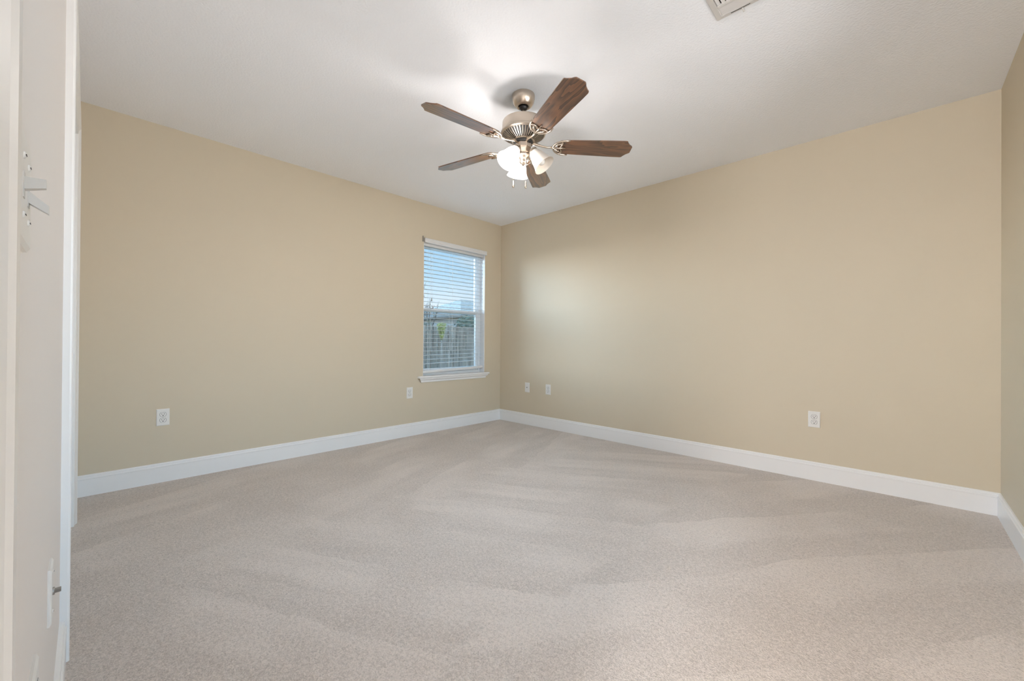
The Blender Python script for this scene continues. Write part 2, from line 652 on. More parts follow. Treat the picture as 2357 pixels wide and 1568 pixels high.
# closet recess and hallway behind the south wall
m = MB()
m.box(CL_X0 - .3, CL_X1 + .3, YS - .80, YS - .72, 0, H)
m.box(CL_X0 - .38, CL_X0 - .3, YS - .80, YS - .12, 0, H)
m.box(CL_X1 + .3, CL_X1 + .38, YS - .80, YS - .12, 0, H)
struct(m.build('wall_closet', M_HALL))
m = MB()
HX0, HX1, HY0 = 2.55, 4.75, -5.35
m.box(HX0, HX1, HY0 - .1, HY0, 0, H)
m.box(HX0 - .1, HX0, HY0 - .1, YS - .12, 0, H)
m.box(HX1, HX1 + .1, HY0 - .1, YS - .12, 0, H)
m.box(RW, HX1, YS - .12, YS - .02, 0, H)
struct(m.build('wall_hallway', M_HALL))
m = MB()
m.box(HX0, HX1, HY0, YS - .12, -.12, 0)
m.box(CL_X0 - .3, CL_X1 + .3, YS - .72, YS - .12, -.12, 0)
struct(m.build('floor_hallway', M_CARPET))
m = MB()
m.box(HX0 - .1, HX1 + .1, HY0 - .1, YS - .12, H, H + .12)
m.box(CL_X0 - .38, CL_X1 + .38, YS - .80, YS - .12, H, H + .12)
struct(m.build('ceiling_hallway', M_CEIL))
lamp = thing('fill_pendant_lamp', 'added white globe fill lamp, unseen in the hallway behind the camera', 'pendant lamp', (3.62, -4.95, H))  # lamp added out of view to fill the room with light
m = MB()
m.lathe([(0.0, -.001), (.06, -.001), (.062, -.012), (.05, -.028), (.008, -.032), (.0075, -.50), (.03, -.505), (.05, -.53), (.052, -.545)], 32)
m.build('lamp_rod', M_NICKEL, lamp)
m = MB()
m.lathe([(.05, -.542)] + [(.17 * math.sin(q * PI / 16), -.69 + .17 * math.cos(q * PI / 16)) for q in range(2, 16)] + [(.0001, -.86)], 32)
m.build('glass_globe', M_HALL_FILL, lamp)

# ------------------------------------------------------------------ baseboards
BPROF = [(0.0, 0.0), (0.014, 0.0), (0.014, 0.102), (0.0155, 0.105), (0.0155, 0.110), (0.013, 0.1135), (0.0095, 0.115),
         (0.0095, 0.1195), (0.0112, 0.121), (0.0105, 0.1255), (0.006, 0.1295), (0.0, BB)]


def baseboard(name, p0, p1, nrm, e0=1, e1=1):
    p0, p1, nrm = Vector(p0), Vector(p1), Vector(nrm)
    d = (p1 - p0).normalized()
    secs = []
    for p, s, e in ((p0, 1, e0), (p1, -1, e1)):
        secs.append([p + nrm * q[0] + d * (s * e * q[0]) + Vector((0, 0, q[1])) for q in BPROF])
    m = MB()
    m.sweep(secs)
    return struct(m.build(name, M_TRIM))


baseboard('baseboard_west', (0, YS, 0), (0, 0, 0), (1, 0, 0))
baseboard('baseboard_north', (0, 0, 0), (RW, 0, 0), (0, -1, 0))
baseboard('baseboard_east', (RW, YS, 0), (RW, 0, 0), (-1, 0, 0))
CAS = 0.064
baseboard('baseboard_south', (CL_X1 + CAS + .001, YS, 0), (EN_X0 - CAS - .001, YS, 0), (0, 1, 0), 0, 0)
baseboard('baseboard_south', (0.0, YS, 0), (CL_X0 - CAS - .001, YS, 0), (0, 1, 0), 1, 0)

# ------------------------------------------------------------------ door casings (profiled, mitred)
CPROF = [(0.0, 0.0), (0.0, 0.008), (0.003, 0.0105), (0.010, 0.0105), (0.013, 0.0085), (0.016, 0.0115), (0.030, 0.0135),
         (0.042, 0.0175), (0.047, 0.0205), (0.058, 0.021), (0.0625, 0.019), (0.064, 0.015), (0.064, 0.0)]


def casing(parent, x0, x1, ztop, yw):
    m = MB()
    m.sweep([[(x0 - u, yw + d, 0.0) for u, d in CPROF], [(x0 - u, yw + d, ztop + u) for u, d in CPROF]])
    m.build('casing_leg', M_TRIM, parent)
    m = MB()
    m.sweep([[(x1 + u, yw + d, 0.0) for u, d in CPROF], [(x1 + u, yw + d, ztop + u) for u, d in CPROF]])
    m.build('casing_leg', M_TRIM, parent)
    m = MB()
    m.sweep([[(x0 - u, yw + d, ztop + u) for u, d in CPROF], [(x1 + u, yw + d, ztop + u) for u, d in CPROF]])
    m.build('casing_head', M_TRIM, parent)
    m = MB()
    for a, b_ in ((x0 - .015, x0), (x1, x1 + .015)):
        m.box(a, b_, yw - .12, yw, 0.0, ztop)
    m.box(x0 - .015, x1 + .015, yw - .12, yw, ztop, ztop + .015)
    m.build('door_jamb', M_TRIM, parent)


door1 = struct_empty('door_1')
casing(door1, CL_X0, CL_X1, CL_Z, YS)
wd = (CL_X1 - CL_X0) / 4
for k in range(4):      # bifold leaves with raised panels
    m = MB()
    a, b_ = CL_X0 + k * wd + .003, CL_X0 + (k + 1) * wd - .003
    m.box(a, b_, YS - .085, YS - .055, .012, CL_Z - .008, 0, .002)
    for (za, zb) in ((.18, .92), (1.05, 1.88)):
        m.box(a + .06, b_ - .06, YS - .056, YS - .049, za, zb, 0, .006)
    m.build('bifold_leaf', M_TRIM, door1)
door2 = struct_empty('door_2')
casing(door2, EN_X0, EN_X1, EN_Z, YS)

# ------------------------------------------------------------------ window
win = struct_empty('window_1', (0, 0, 0))
m = MB()    # reveal lining
m.box(-.10, -.0005, WIN_Y0, WIN_Y0 + .004, WIN_Z0, WIN_Z1)
m.box(-.10, -.0005, WIN_Y1 - .004, WIN_Y1, WIN_Z0, WIN_Z1)
m.box(-.10, -.0005, WIN_Y0, WIN_Y1, WIN_Z1 - .004, WIN_Z1)
m.build('window_reveal', M_VINYL, win)
m = MB()    # main frame
fx0, fx1 = -.15, -.082
m.box(fx0, fx1, WIN_Y0, WIN_Y0 + .032, WIN_Z0, WIN_Z1, 0, .003)
m.box(fx0, fx1, WIN_Y1 - .032, WIN_Y1, WIN_Z0, WIN_Z1, 0, .003)
m.box(fx0, fx1, WIN_Y0 + .03, WIN_Y1 - .03, WIN_Z1 - .030, WIN_Z1, 0, .003)
m.box(fx0, fx1 + .01, WIN_Y0 + .03, WIN_Y1 - .03, WIN_Z0, WIN_Z0 + .03, 0, .003)
m.build('window_frame', M_VINYL, win)
MZ = 1.325


def sash(name, x0, x1, z0, z1, st, rb, rt):
    m = MB()
    ya, yb = WIN_Y0 + .030, WIN_Y1 - .030
    m.box(x0, x1, ya, ya + st, z0, z1, 0, .003)
    m.box(x0, x1, yb - st, yb, z0, z1, 0, .003)
    m.box(x0, x1, ya + st - .002, yb - st + .002, z0, z0 + rb, 0, .003)
    m.box(x0, x1, ya + st - .002, yb - st + .002, z1 - rt, z1, 0, .003)
    o = m.build(name, M_VINYL, win)
    m = MB()
    xm = (x0 + x1) / 2
    m.box(xm - .002, xm + .002, ya + st - .004, yb - st + .004, z0 + rb - .004, z1 - rt + .004)
    m.build('glass_pane', M_GLASS, o)
    return o


sash('upper_sash', -.142, -.116, MZ - .020, WIN_Z1 - .028, .026, .034, .024)
low = sash('lower_sash', -.114, -.088, WIN_Z0 + .028, MZ + .018, .036, .045, .036)
m = MB()
m.box(-.088, -.080, -.46, -.42, MZ + .008, MZ + .022, 0, .002)
m.box(-.088, -.080, -1.0, -.96, MZ + .008, MZ + .022, 0, .002)
m.build('sash_lock', M_VINYL, low)
m = MB()
m.box(-.1475, -.1465, WIN_Y0 + .03, WIN_Y1 - .03, WIN_Z0 + .03, MZ)
m.build('insect_screen', M_SCREEN, win)
# wide twin window added in the east wall, out of view, for fill light
win_fill = struct_empty('fill_window', (0, 0, 0))
m = MB()
gx0, gx1 = RW + .08, RW + .14
ym = (EW_Y0 + EW_Y1) / 2
for a, b_ in ((EW_Y0, EW_Y0 + .035), (ym - .03, ym + .03), (EW_Y1 - .035, EW_Y1)):
    m.box(gx0, gx1, a, b_, WIN_Z0, WIN_Z1, 0, .003)
for a, b_ in ((WIN_Z0, WIN_Z0 + .045), (1.31, 1.345), (WIN_Z1 - .035, WIN_Z1)):
    m.box(gx0, gx1, EW_Y0 + .03, EW_Y1 - .03, a, b_, 0, .003)
m.build('window_frame', M_VINYL, win_fill)
for a, b_ in ((EW_Y0 + .033, ym - .028), (ym + .028, EW_Y1 - .033)):
    m = MB()
    m.box(RW + .108, RW + .112, a, b_, WIN_Z0 + .04, WIN_Z1 - .03)
    m.build('glass_pane', M_GLASS, win_fill)
m = MB()
m.sweep([[(RW + .08, y, .586), (RW - .034, y, .586), (RW - .044, y, .597), (RW - .034, y, .608), (RW + .08, y, .608)] for y in (EW_Y0 + .001, EW_Y1 - .001)])
m.build('window_stool', M_TRIM, win_fill)
# stool and apron
m = MB()
st_prof = [(-.09, .586), (.034, .586), (.042, .589), (.046, .597), (.042, .605), (.034, .608), (-.09, .608)]
secs = []
for y in (-1.215, -.222):
    secs.append([(x, y, z) for x, z in st_prof if x >= 0.0 or True])
m.sweep([[(max(x, 0.0005), y, z) for x, z in st_prof] for y in (-1.215, -.222)])
m.box(-.083, .004, WIN_Y0 + .002, WIN_Y1 - .002, .590, .608)
m.build('window_stool', M_TRIM, win)
m = MB()
ap = [(0.0005, .540), (.010, .540), (.013, .546), (.013, .556), (.018, .563), (.028, .570), (.031, .578), (.031, .586), (.0005, .586)]
secs = []
for s, yb in ((-1, -1.205), (1, -.232)):
    secs.append([(x, yb - s * (.034 - min(x, .031)) * 1.15, z) for x, z in ap])
m.sweep(secs)
m.build('window_apron', M_TRIM, win)

# ------------------------------------------------------------------ blind
blind = thing('window_blind', 'white horizontal slat blind hung in the window, bottom rail slightly crooked', 'window blind', (0, -.708, WIN_Z1))


def bl(m, name, mat, parent=None):
    o = m.build(name, mat, parent or blind)
    if parent is None or parent == blind:
        o.matrix_parent_inverse = Matrix.Translation((0, .708, -WIN_Z1))
    return o


m = MB()
vp = [(.010, 2.022), (.024, 2.022), (.029, 2.027), (.029, 2.034), (.026, 2.040), (.026, 2.052), (.030, 2.058), (.030, 2.064), (.026, 2.070), (.010, 2.070)]
m.sweep([[(x, y, z) for x, z in vp] for y in (-1.150, -.264)])
m.box(.0, .011, -.272, -.268, 2.024, 2.068)
bl(m, 'valance', M_BLIND)
m = MB()
m.box(.001, .014, -1.166, -1.158, 2.030, 2.090, 0, .001)
bl(m, 'valance_clip', M_GREYMETAL)
m = MB()
m.box(-.074, -.018, -1.138, -.280, 1.998, 2.038, 0, .003)
bl(m, 'headrail', M_BLIND)
BY0, BY1 = -1.136, -.281
n_sl, top_z, pitch = 29, 1.978, .0441
m = MB()
zs = []
for k in range(n_sl):
    zc = top_z - pitch * k
    low_k = max(0, k - (n_sl - 7)) / 6.0
    tilt = .021 * low_k            # the lowest slats follow the crooked rail
    a, b_ = zc - tilt / 2, zc + tilt / 2
    zs.append(zc)
    secs = []
    for y, z in ((BY0, a), (BY1, b_)):
        pr = []
        for x, dz in ((-.072, .0), (-.060, .0012), (-.047, .0016), (-.034, .0012), (-.022, .0)):
            pr.append((x, y, z + dz))
        for x, dz in ((-.022, -.0020), (-.034, -.0008), (-.047, -.0004), (-.060, -.0008), (-.072, -.0020)):
            pr.append((x, y, z + dz))
        secs.append(pr)
    m.sweep(secs)
slats = bl(m, 'slats', M_BLIND)
m = MB()
secs = []
for y, z in ((BY0, .646), (BY1, .671)):
    secs.append([(-.073, y, z - .014), (-.021, y, z - .014), (-.019, y, z - .011), (-.019, y, z + .011), (-.021, y, z + .014), (-.073, y, z + .014), (-.075, y, z + .011), (-.075, y, z - .011)])
m.sweep(secs)
bl(m, 'bottom_rail', M_BLIND)
m = MB()
for y in (-1.045, -.748, -.372):
    for x in (-.0735, -.0205):
        m.tube([(x, y, 2.0), (x, y, .66)], .0011, 5)
bl(m, 'ladder_cord', M_CORD)
m = MB()
m.tube([(-.012, -1.038, 2.0), (-.012, -1.036, 1.44)], .0009, 5)
m.tube([(-.012, -1.024, 2.0), (-.012, -1.022, 1.36)], .0009, 5)
cordo = bl(m, 'lift_cord', M_CORD)
for (y, z) in ((-1.036, 1.43), (-1.022, 1.35)):
    m = MB()
    m.lathe([(.0015, .018), (.005, .010), (.007, -.008), (.0065, -.018), (.001, -.02)], 10, (-.012, y, z))
    m.build('tassel', M_GREYMETAL, cordo).matrix_parent_inverse = Matrix.Identity(4)


# ------------------------------------------------------------------ wall plates (built facing +Y at the origin, wall face at y = 0)
def plate_mb(wd, hg, holes=()):
    m = MB()
    m.sweep([[(-wd / 2, 0, -hg / 2), (wd / 2, 0, -hg / 2), (wd / 2, 0, hg / 2), (-wd / 2, 0, hg / 2)],
             [(-wd / 2, .003, -hg / 2), (wd / 2, .003, -hg / 2), (wd / 2, .003, hg / 2), (-wd / 2, .003, hg / 2)],
             [(-wd / 2 + .004, .0058, -hg / 2 + .004), (wd / 2 - .004, .0058, -hg / 2 + .004), (wd / 2 - .004, .0058, hg / 2 - .004), (-wd / 2 + .004, .0058, hg / 2 - .004)]])
    return m


def screw_mb(x, z):
    m = MB()
    mt = Matrix.Rotation(-PI / 2, 4, 'X')
    m.lathe([(.0038, 0), (.0036, .001), (.002, .0018), (.0001, .002)], 12, (x, .0056, z), mat=mt)
    m.box(x - .003, x + .003, .0074, .0079, z - .0005, z + .0005, 1)
    return m


def receptacle_mb(zc):
    m = MB()
    seg = 28
    ring0, ring1 = [], []
    for k in range(seg):
        a = 2 * PI * k / seg
        x, z = .0172 * math.cos(a), .0172 * math.sin(a)
        z = max(-.0135, min(.0135, z))
        ring0.append((x, .0056, zc + z))
        ring1.append((x * .96, .0078, zc + z * .96))
    m.sweep([ring0, ring1])
    gro = [[(p[0] * 1.06, .0059, zc + (p[2] - zc) * 1.06) for p in ring0], [(p[0] * 1.06, .0062, zc + (p[2] - zc) * 1.06) for p in ring0]]
    m.sweep(gro, 1)
    m.box(-.0075, -.0052, .0076, .0083, zc - .001, zc + .0075, 1)
    m.box(.0052, .0075, .0076, .0083, zc + .0, zc + .0072, 1)
    mt = Matrix.Rotation(-PI / 2, 4, 'X')
    m.lathe([(.0030, .0), (.0030, .0008), (.0001, .0009)], 12, (0, .0076, zc - .0068), 1, mat=mt)
    return m


def duplex(name, label, loc, rz, group=None):
    o = thing(name, label, 'outlet', loc, (0, 0, rz), group)
    plate_mb(.070, .114).build('cover_plate', M_PLATE, o)
    for zc in (.0195, -.0195):
        receptacle_mb(zc).build('receptacle', [M_PLATE, M_DARK], o)
    screw_mb(0, 0).build('screw', [M_PLATE, M_DARK], o)
    return o


def coax(name, label, loc, rz, length, mat=None):
    o = thing(name, label, 'wall plate', loc, (0, 0, rz))
    plate_mb(.070, .114).build('cover_plate', M_PLATE, o)
    m = MB()
    mt = Matrix.Rotation(-PI / 2, 4, 'X')
    m.lathe([(.0075, 0), (.0075, .003), (.0048, .0032), (.0048, length), (.0035, length), (.0035, length - .003), (.0001, length - .003)], 6 if False else 16, (0, .0056, 0), mat=mt)
    m.build('coaxial_jack', mat or M_GREYMETAL, o)
    for z in (.041, -.041):
        screw_mb(0, z).build('screw', [M_PLATE, M_DARK], o)
    return o


WEST, NORTH, SOUTH = -PI / 2, PI, 0.0
duplex('wall_outlet', 'white double outlet low on the tan window wall, far left near the closet', (0, -3.243, .442), WEST, 'white double outlets')
duplex('wall_outlet', 'white double outlet on the tan wall just below the left end of the window', (0, -1.307, .443), WEST, 'white double outlets')
duplex('wall_outlet', 'white double outlet beside the cable plate, near the far corner', (.776, 0, .439), NORTH, 'white double outlets')
duplex('wall_outlet', 'white double outlet alone on the right half of the tan wall', (3.207, 0, .434), NORTH, 'white double outlets')
coax('cable_plate', 'white plate with a single round cable jack, nearest the far corner', (.461, 0, .438), NORTH, .010)
coax('cable_plate', 'white plate with a protruding grey cable jack on the near left wall', (2.39, YS, .452), SOUTH, .012)
duplex('wall_outlet', 'white outlet at the bottom left edge, on the near left wall', (2.77, YS, .452), SOUTH, 'white double outlets')

sw = thing('light_switch', 'white double toggle light switch on the near wall by the door casing', 'light switch', (2.992, YS, 1.128))
plate_mb(.116, .114).build('cover_plate', M_PLATE, sw)
for x, s in ((.023, 1), (-.023, -1)):
    m = MB()
    m.box(x - .006, x + .006, .0056, .0066, -.013, .013, 0)
    za, zb = (.001, .004) if s > 0 else (-.001, -.013)
    m.sweep([[(x - .005, .005, za - .0065), (x + .005, .005, za - .0065), (x + .005, .005, za + .0065), (x - .005, .005, za + .0065)],
             [(x - .0035, .021, zb - .0045), (x + .0035, .021, zb - .0045), (x + .0035, .021, zb + .0045), (x - .0035, .021, zb + .0045)]])
    m.build('toggle', M_TOGGLE, sw)
    for z in (.030, -.030):
        screw_mb(x, z).build('screw', [M_PLATE, M_DARK], sw)

# ------------------------------------------------------------------ ceiling vent
vent = thing('ceiling_vent', 'white louvered air vent on the ceiling at the top edge', 'air vent', (3.225, -1.79, H))
vx, vy = .176, .152       # half sizes
m = MB()
ix, iy = vx - .028, vy - .026


def ring(m, ox, oy, jx, jy, z0, z1, mi=0):
    a = [(-ox, -oy), (ox, -oy), (ox, oy), (-ox, oy)]
    c = [(-jx, -jy), (jx, -jy), (jx, jy), (-jx, jy)]
    V = [(x, y, z0) for x, y in a] + [(x, y, z1) for x, y in c]
    m.add(V, [(i, (i + 1) % 4, 4 + (i + 1) % 4, 4 + i) for i in range(4)], mi)


ring(m, vx, vy, vx - .003, vy - .003, 0, -.006)
ring(m, vx - .003, vy - .003, ix + .003, iy + .003, -.006, -.010)
ring(m, ix + .003, iy + .003, ix, iy, -.010, -.004)
for y in (iy - .062, -iy + .062):
    m.box(-ix, ix, y - .006, y + .006, -.011, -.003)
m.build('vent_frame', M_VENT, vent, fix=False)
m = MB()
m.box(-ix, ix, -iy, iy, -.0022, -.0008)
m.build('vent_backing', M_DARK, vent)
m = MB()
for s in (1, -1):
    for k in range(4):
        yc = s * (iy - .006 - k * .0135)
        m.sweep([[(x, yc + s * .006, -.010), (x, yc + s * .0065, -.009), (x, yc - s * .006, -.003), (x, yc - s * .0065, -.004)] for x in (-ix, ix)])
nx = 16
for k in range(nx):
    xc = -ix + .009 + k * (2 * ix - .018) / (nx - 1)
    s = -1 if xc < 0 else 1
    m.sweep([[(xc + s * .007, y, -.010), (xc + s * .0075, y, -.009), (xc - s * .004, y, -.003), (xc - s * .0045, y, -.004)] for y in (-iy + .068, iy - .068)])
m.build('louvers', M_VENT, vent)
m = MB()
m.box(-.115, -.04, vy - .0165, vy - .0150, -.0105, -.0085, 1)
m.box(-.072, -.067, vy - .016, vy + .008, -.016, -.009, 0, .001)
m.build('damper_lever', [M_VENT, M_DARK], vent)

# ------------------------------------------------------------------ ceiling fan
FX, FY = 2.030, -1.823
fan = thing('ceiling_fan', 'five-blade walnut and nickel ceiling fan with three glass shades, hung mid ceiling', 'ceiling fan', (FX, FY, H))


def zz(z):      # room height to the fan's local height
    return z - H


m = MB()
m.lathe([(.066, 0), (.0675, -.008), (.067, -.022), (.062, -.044), (.050, -.062), (.040, -.070), (.034, -.071), (.034, -.066), (.0, -.060)], 40)
m.build('canopy', M_NICKEL, fan)
m = MB()
m.lathe([(.001, -.058), (.020, -.060), (.026, -.070), (.024, -.080), (.014, -.087), (.012, -.089)], 24)
m.build('hanger_ball', M_BLACK, fan)
m = MB()
m.lathe([(.0095, -.075), (.0095, -.135), (.020, -.137), (.022, -.150), (.022, -.166)], 24)
m.build('downrod', M_NICKEL, fan)
m = MB()
m.lathe([(.0, zz(2.286)), (.06, zz(2.286)), (.108, zz(2.284)), (.121, zz(2.279)), (.1245, zz(2.272)), (.1255, zz(2.224)), (.131, zz(2.220)), (.1335, zz(2.214)),
         (.132, zz(2.207)), (.126, zz(2.203)), (.123, zz(2.200))], 64)
m.lathe([(.122, zz(2.206)), (.100, zz(2.192)), (.060, zz(2.170))], 48, mi=1)
m.lathe([(.066, zz(2.1695)), (.068, zz(2.164)), (.062, zz(2.161)), (.04, zz(2.161))], 48)
nf = 44
for k in range(nf):     # radial fins of the vented bowl
    a = 2 * PI * k / nf
    ca, sa = math.cos(a), math.sin(a)

    def P(r, z, tt):
        return (r * ca - tt * sa, r * sa + tt * ca, zz(z))
    m.sweep([[P(.126, 2.2035, -.0022), P(.126, 2.2035, .0022), P(.1235, 2.213, .0018), P(.1235, 2.213, -.0018)],
             [P(.098, 2.1835, -.0020), P(.098, 2.1835, .0020), P(.098, 2.195, .0016), P(.098, 2.195, -.0016)],
             [P(.064, 2.165, -.0016), P(.064, 2.165, .0016), P(.064, 2.174, .0012), P(.064, 2.174, -.0012)]])
m.build('motor_housing', [M_NICKEL, M_DARK], fan, auto=35)
m = MB()
m.lathe([(.0, zz(2.166)), (.058, zz(2.166)), (.058, zz(2.150)), (.050, zz(2.148)), (.0, zz(2.148))], 40)
m.build('flywheel', M_DARK, fan)
m = MB()
m.lathe([(.030, zz(2.160)), (.047, zz(2.160)), (.0495, zz(2.152)), (.0495, zz(2.124)), (.046, zz(2.119)), (.044, zz(2.116)), (.038, zz(2.098)), (.034, zz(2.092)), (.0, zz(2.092))], 8, smooth=False, rot=PI / 8)
m.build('switch_housing', M_NICKEL, fan)

# blades
BLADE_Z = 2.142
outline = [(.205, .040), (.222, .052), (.25, .0575), (.32, .0605), (.45, .0650), (.56, .0685), (.606, .0690), (.614, .0665), (.620, .0560), (.634, .0400), (.648, .0300), (.653, .0240)]
pts = [(x, y) for x, y in outline] + [(x, -y) for x, y in reversed(outline)]
bm_ = MB()
bm_.sweep([[(x, y, -.003) for x, y in pts], [(x, y, .003) for x, y in pts]])
iron = MB()
arch = []
for k in range(17):
    a = -1.0 + 2.0 * k / 16
    ang = a * 1.45
    arch.append((.258 - .080 * math.cos(ang), .060 * math.sin(ang) / math.sin(1.45), -.0065))
arch = [(.272, -.0605, -.006)] + arch + [(.272, .0605, -.006)]
iron.tube(arch, [.0035] + [.0055] * 17 + [.0035], 8)
sc_arch = []
for k in range(13):
    a = -1 + 2 * k / 12
    sc_arch.append((.226 + .010 * abs(math.sin(a * PI)) - .010 * (1 - abs(a)), .055 * a, -.0065))
iron.tube(sc_arch, .004, 8)
iron.tube([(.178, 0, -.007), (.215, 0, -.009), (.252, 0, -.007)], [.006, .005, .003], 8)
for s in (1, -1):
    iron.tube([(.190, s * .010, -.0065), (.210, s * .030, -.0075), (.236, s * .038, -.0065)], [.004, .004, .003], 8)
iron.lathe([(.0001, -.012), (.005, -.011), (.006, -.008), (.006, -.003)], 10, (.215, .030, 0))
iron.lathe([(.0001, -.012), (.005, -.011), (.006, -.008), (.006, -.003)], 10, (.215, -.030, 0))
blade0 = None
for k in range(5):
    az = math.radians(-24.6 + 72 * k)
    if blade0 is None:
        ob = bm_.build('blade', M_WOOD, fan)
        oi_ = iron.build('blade_iron', M_NICKEL, ob)
        blade0 = (ob, oi_)
    else:
        ob = blade0[0].copy()
        COL.objects.link(ob)
        ob.parent = fan
        oi_ = blade0[1].copy()
        COL.objects.link(oi_)
        oi_.parent = ob
    R = Matrix.Rotation(az, 4, 'Z') @ Matrix.Rotation(math.radians(-12.5), 4, 'X')
    ob.matrix_local = Matrix.Translation((0, 0, zz(BLADE_Z))) @ R
    m = MB()      # arm from the flywheel to the iron
    R0 = Matrix.Rotation(az, 4, 'Z')
    arm = [R0 @ Vector(p) for p in ((.040, 0, zz(2.1545)), (.075, 0, zz(2.152)), (.105, 0, zz(2.143)), (.140, 0, zz(2.136)), (.182, 0, zz(2.1365)))]
    m.tube(arm, [.010, .0085, .006, .0055, .007], 10)
    m.build('blade_arm', M_NICKEL, fan)

# light kit
m = MB()
m.lathe([(.0, zz(2.094)), (.030, zz(2.094)), (.036, zz(2.088)), (.036, zz(2.078)), (.030, zz(2.070)), (.020, zz(2.062)), (.0185, zz(2.050)), (.022, zz(2.044)), (.020, zz(2.036)), (.009, zz(2.028)), (.006, zz(2.022)), (.0001, zz(2.018))], 32)
m.build('light_fitter', M_NICKEL, fan)
shade_az = [-91.6, 28.4, 148.4]
TILT = math.radians(37)
bell = [(.0245, .004), (.026, -.002), (.030, -.012), (.036, -.026), (.0425, -.044), (.0475, -.064), (.0520, -.084), (.0575, -.100), (.0635, -.111), (.0655, -.115),
        (.0635, -.114), (.0560, -.100), (.0505, -.084), (.0460, -.064), (.0410, -.044), (.0345, -.026), (.0285, -.012), (.0245, -.003)]
for k, azd in enumerate(shade_az):
    az = math.radians(azd)
    lit = k != 1
    R = Matrix.Rotation(az, 4, 'Z') @ Matrix.Rotation(-TILT, 4, 'Y')
    neck = Matrix.Rotation(az, 4, 'Z') @ Vector((.060, 0, zz(2.100)))
    m = MB()
    R0 = Matrix.Rotation(az, 4, 'Z')
    m.tube([R0 @ Vector(p) for p in ((.018, 0, zz(2.080)), (.036, 0, zz(2.088)), (.048, 0, zz(2.104)), (.056, 0, zz(2.110)), (.0605, 0, zz(2.104)))], [.007, .007, .0075, .009, .012], 10)
    m.build('lamp_arm', M_NICKEL, fan)
    m = MB()
    m.lathe([(.004, .012), (.020, .010), (.0275, .003), (.0285, -.006), (.0275, -.010)], 28, tuple(neck), mat=R.to_3x3().to_4x4())
    m.build('shade_holder', M_NICKEL, fan)
    m = MB()
    m.lathe(bell[:10], 40, mi=0)
    m.lathe(bell[9:], 40, mi=1)
    so = m.build('lamp_shade', [M_SHADE_ON, M_SHADE_IN] if lit else [M_SHADE_OFF, M_SHADE_OFF], fan, fix=False)
    so.matrix_local = Matrix.Translation(neck) @ R
    so['label'] = 'glowing white glass shade' if lit else 'dim frosted glass shade'
    m = MB()
    m.lathe([(.011, -.006), (.012, -.050)], 20, mi=1)
    m.lathe([(.012, -.050), (.018, -.064), (.0225, -.080), (.019, -.094), (.010, -.102), (.0001, -.104)], 20)
    m.build('bulb', [M_BULB if lit else M_PLATE, M_PLATE], so)

# pull chains
cr_, tc_ = Vector((.722, .691, 0)), Vector((.674, -.739, 0))
for (a, b_, zf) in ((-.058, -.018, 1.918), (.016, .051, 1.888)):
    base = cr_ * a + tc_ * b_
    m = MB()
    st_ = base.normalized() * .047
    m.tube([(st_.x, st_.y, zz(2.128)), (base.x, base.y, zz(2.122)), (base.x, base.y, zz(zf + .02))], .0011, 6)
    for q in range(int((2.115 - zf - .02) / .006)):
        bmx = bmesh.new()
        bmesh.ops.create_icosphere(bmx, subdivisions=1, radius=.0018, matrix=Matrix.Translation((base.x, base.y, zz(2.118 - q * .006))))
        m.bm(bmx, 0, True)
    ch = m.build('pull_chain', M_NICKEL, fan)
    m = MB()
    m.lathe([(.0015, .022), (.0028, .018), (.004, .006), (.0065, -.008), (.0072, -.015), (.005, -.020), (.0001, -.022)], 14, (base.x, base.y, zz(zf)))
    m.build('pull_fob', M_NICKEL, ch)

# ------------------------------------------------------------------ outdoors, seen through the window
GZ = -.30
m = MB()
m.add([(-60, -30, GZ), (-.20, -30, GZ), (-.20, 60, GZ), (-60, 60, GZ)], [(0, 1, 2, 3)])
m.build('ground', M_GRASS, fix=False)['kind'] = 'structure'

fence = thing('wood_fence', 'weathered grey board fence across the yard outside the window', 'fence', (-9.0, 6.0, GZ))
m = MB()
yy = -7.0
while yy < 10.0:
    wdt = .138
    top = 1.88 + random.uniform(-.035, .035)
    lean = random.uniform(-.006, .006)
    xo = random.uniform(-.006, .006)
    pr = [(yy, 0.02), (yy + wdt, 0.02), (yy + wdt + lean, top - .03), (yy + wdt - .03 + lean, top), (yy + .03 + lean, top), (yy + lean, top - .03)]
    m.sweep([[(xo - .009, y, z) for y, z in pr], [(xo + .009, y, z) for y, z in pr]])
    yy += wdt + random.uniform(.006, .022)
m.build('fence_boards', M_FENCE, fence)
for z in (.35, .95, 1.55):
    m = MB()
    m.box(-.06, -.012, -7, 10, z - .04, z + .04)
    m.build('fence_rail', M_FENCE, fence)


def branches(m, p, d, ln, rad, depth, spread=0.55, up=.25):
    q = p + d * ln
    mid = p + d * ln * .5 + Vector((random.uniform(-1, 1), random.uniform(-1, 1), 0)) * ln * .05
    m.tube([p, mid, q], [rad, rad * .85, rad * .65], 5)
    if depth == 0:
        return
    for _ in range(random.choice((2, 3))):
        nd = (d + Vector((random.uniform(-1, 1), random.uniform(-1, 1), random.uniform(-.2, .8))) * spread + Vector((0, 0, up))).normalized()
        branches(m, q - d * ln * random.uniform(0, .3), nd, ln * random.uniform(.6, .85), rad * .6, depth - 1, spread, up)


def bare_tree(label, loc, ht, rad, depth, mat, name='bare_tree', group=None):
    o = thing(name, label, 'tree', loc, group=group)
    m = MB()
    branches(m, Vector((0, 0, 0)), Vector((random.uniform(-.03, .03), random.uniform(-.03, .03), 1)).normalized(), ht, rad, depth)
    m.build('trunk_and_branches', mat, o)
    return o


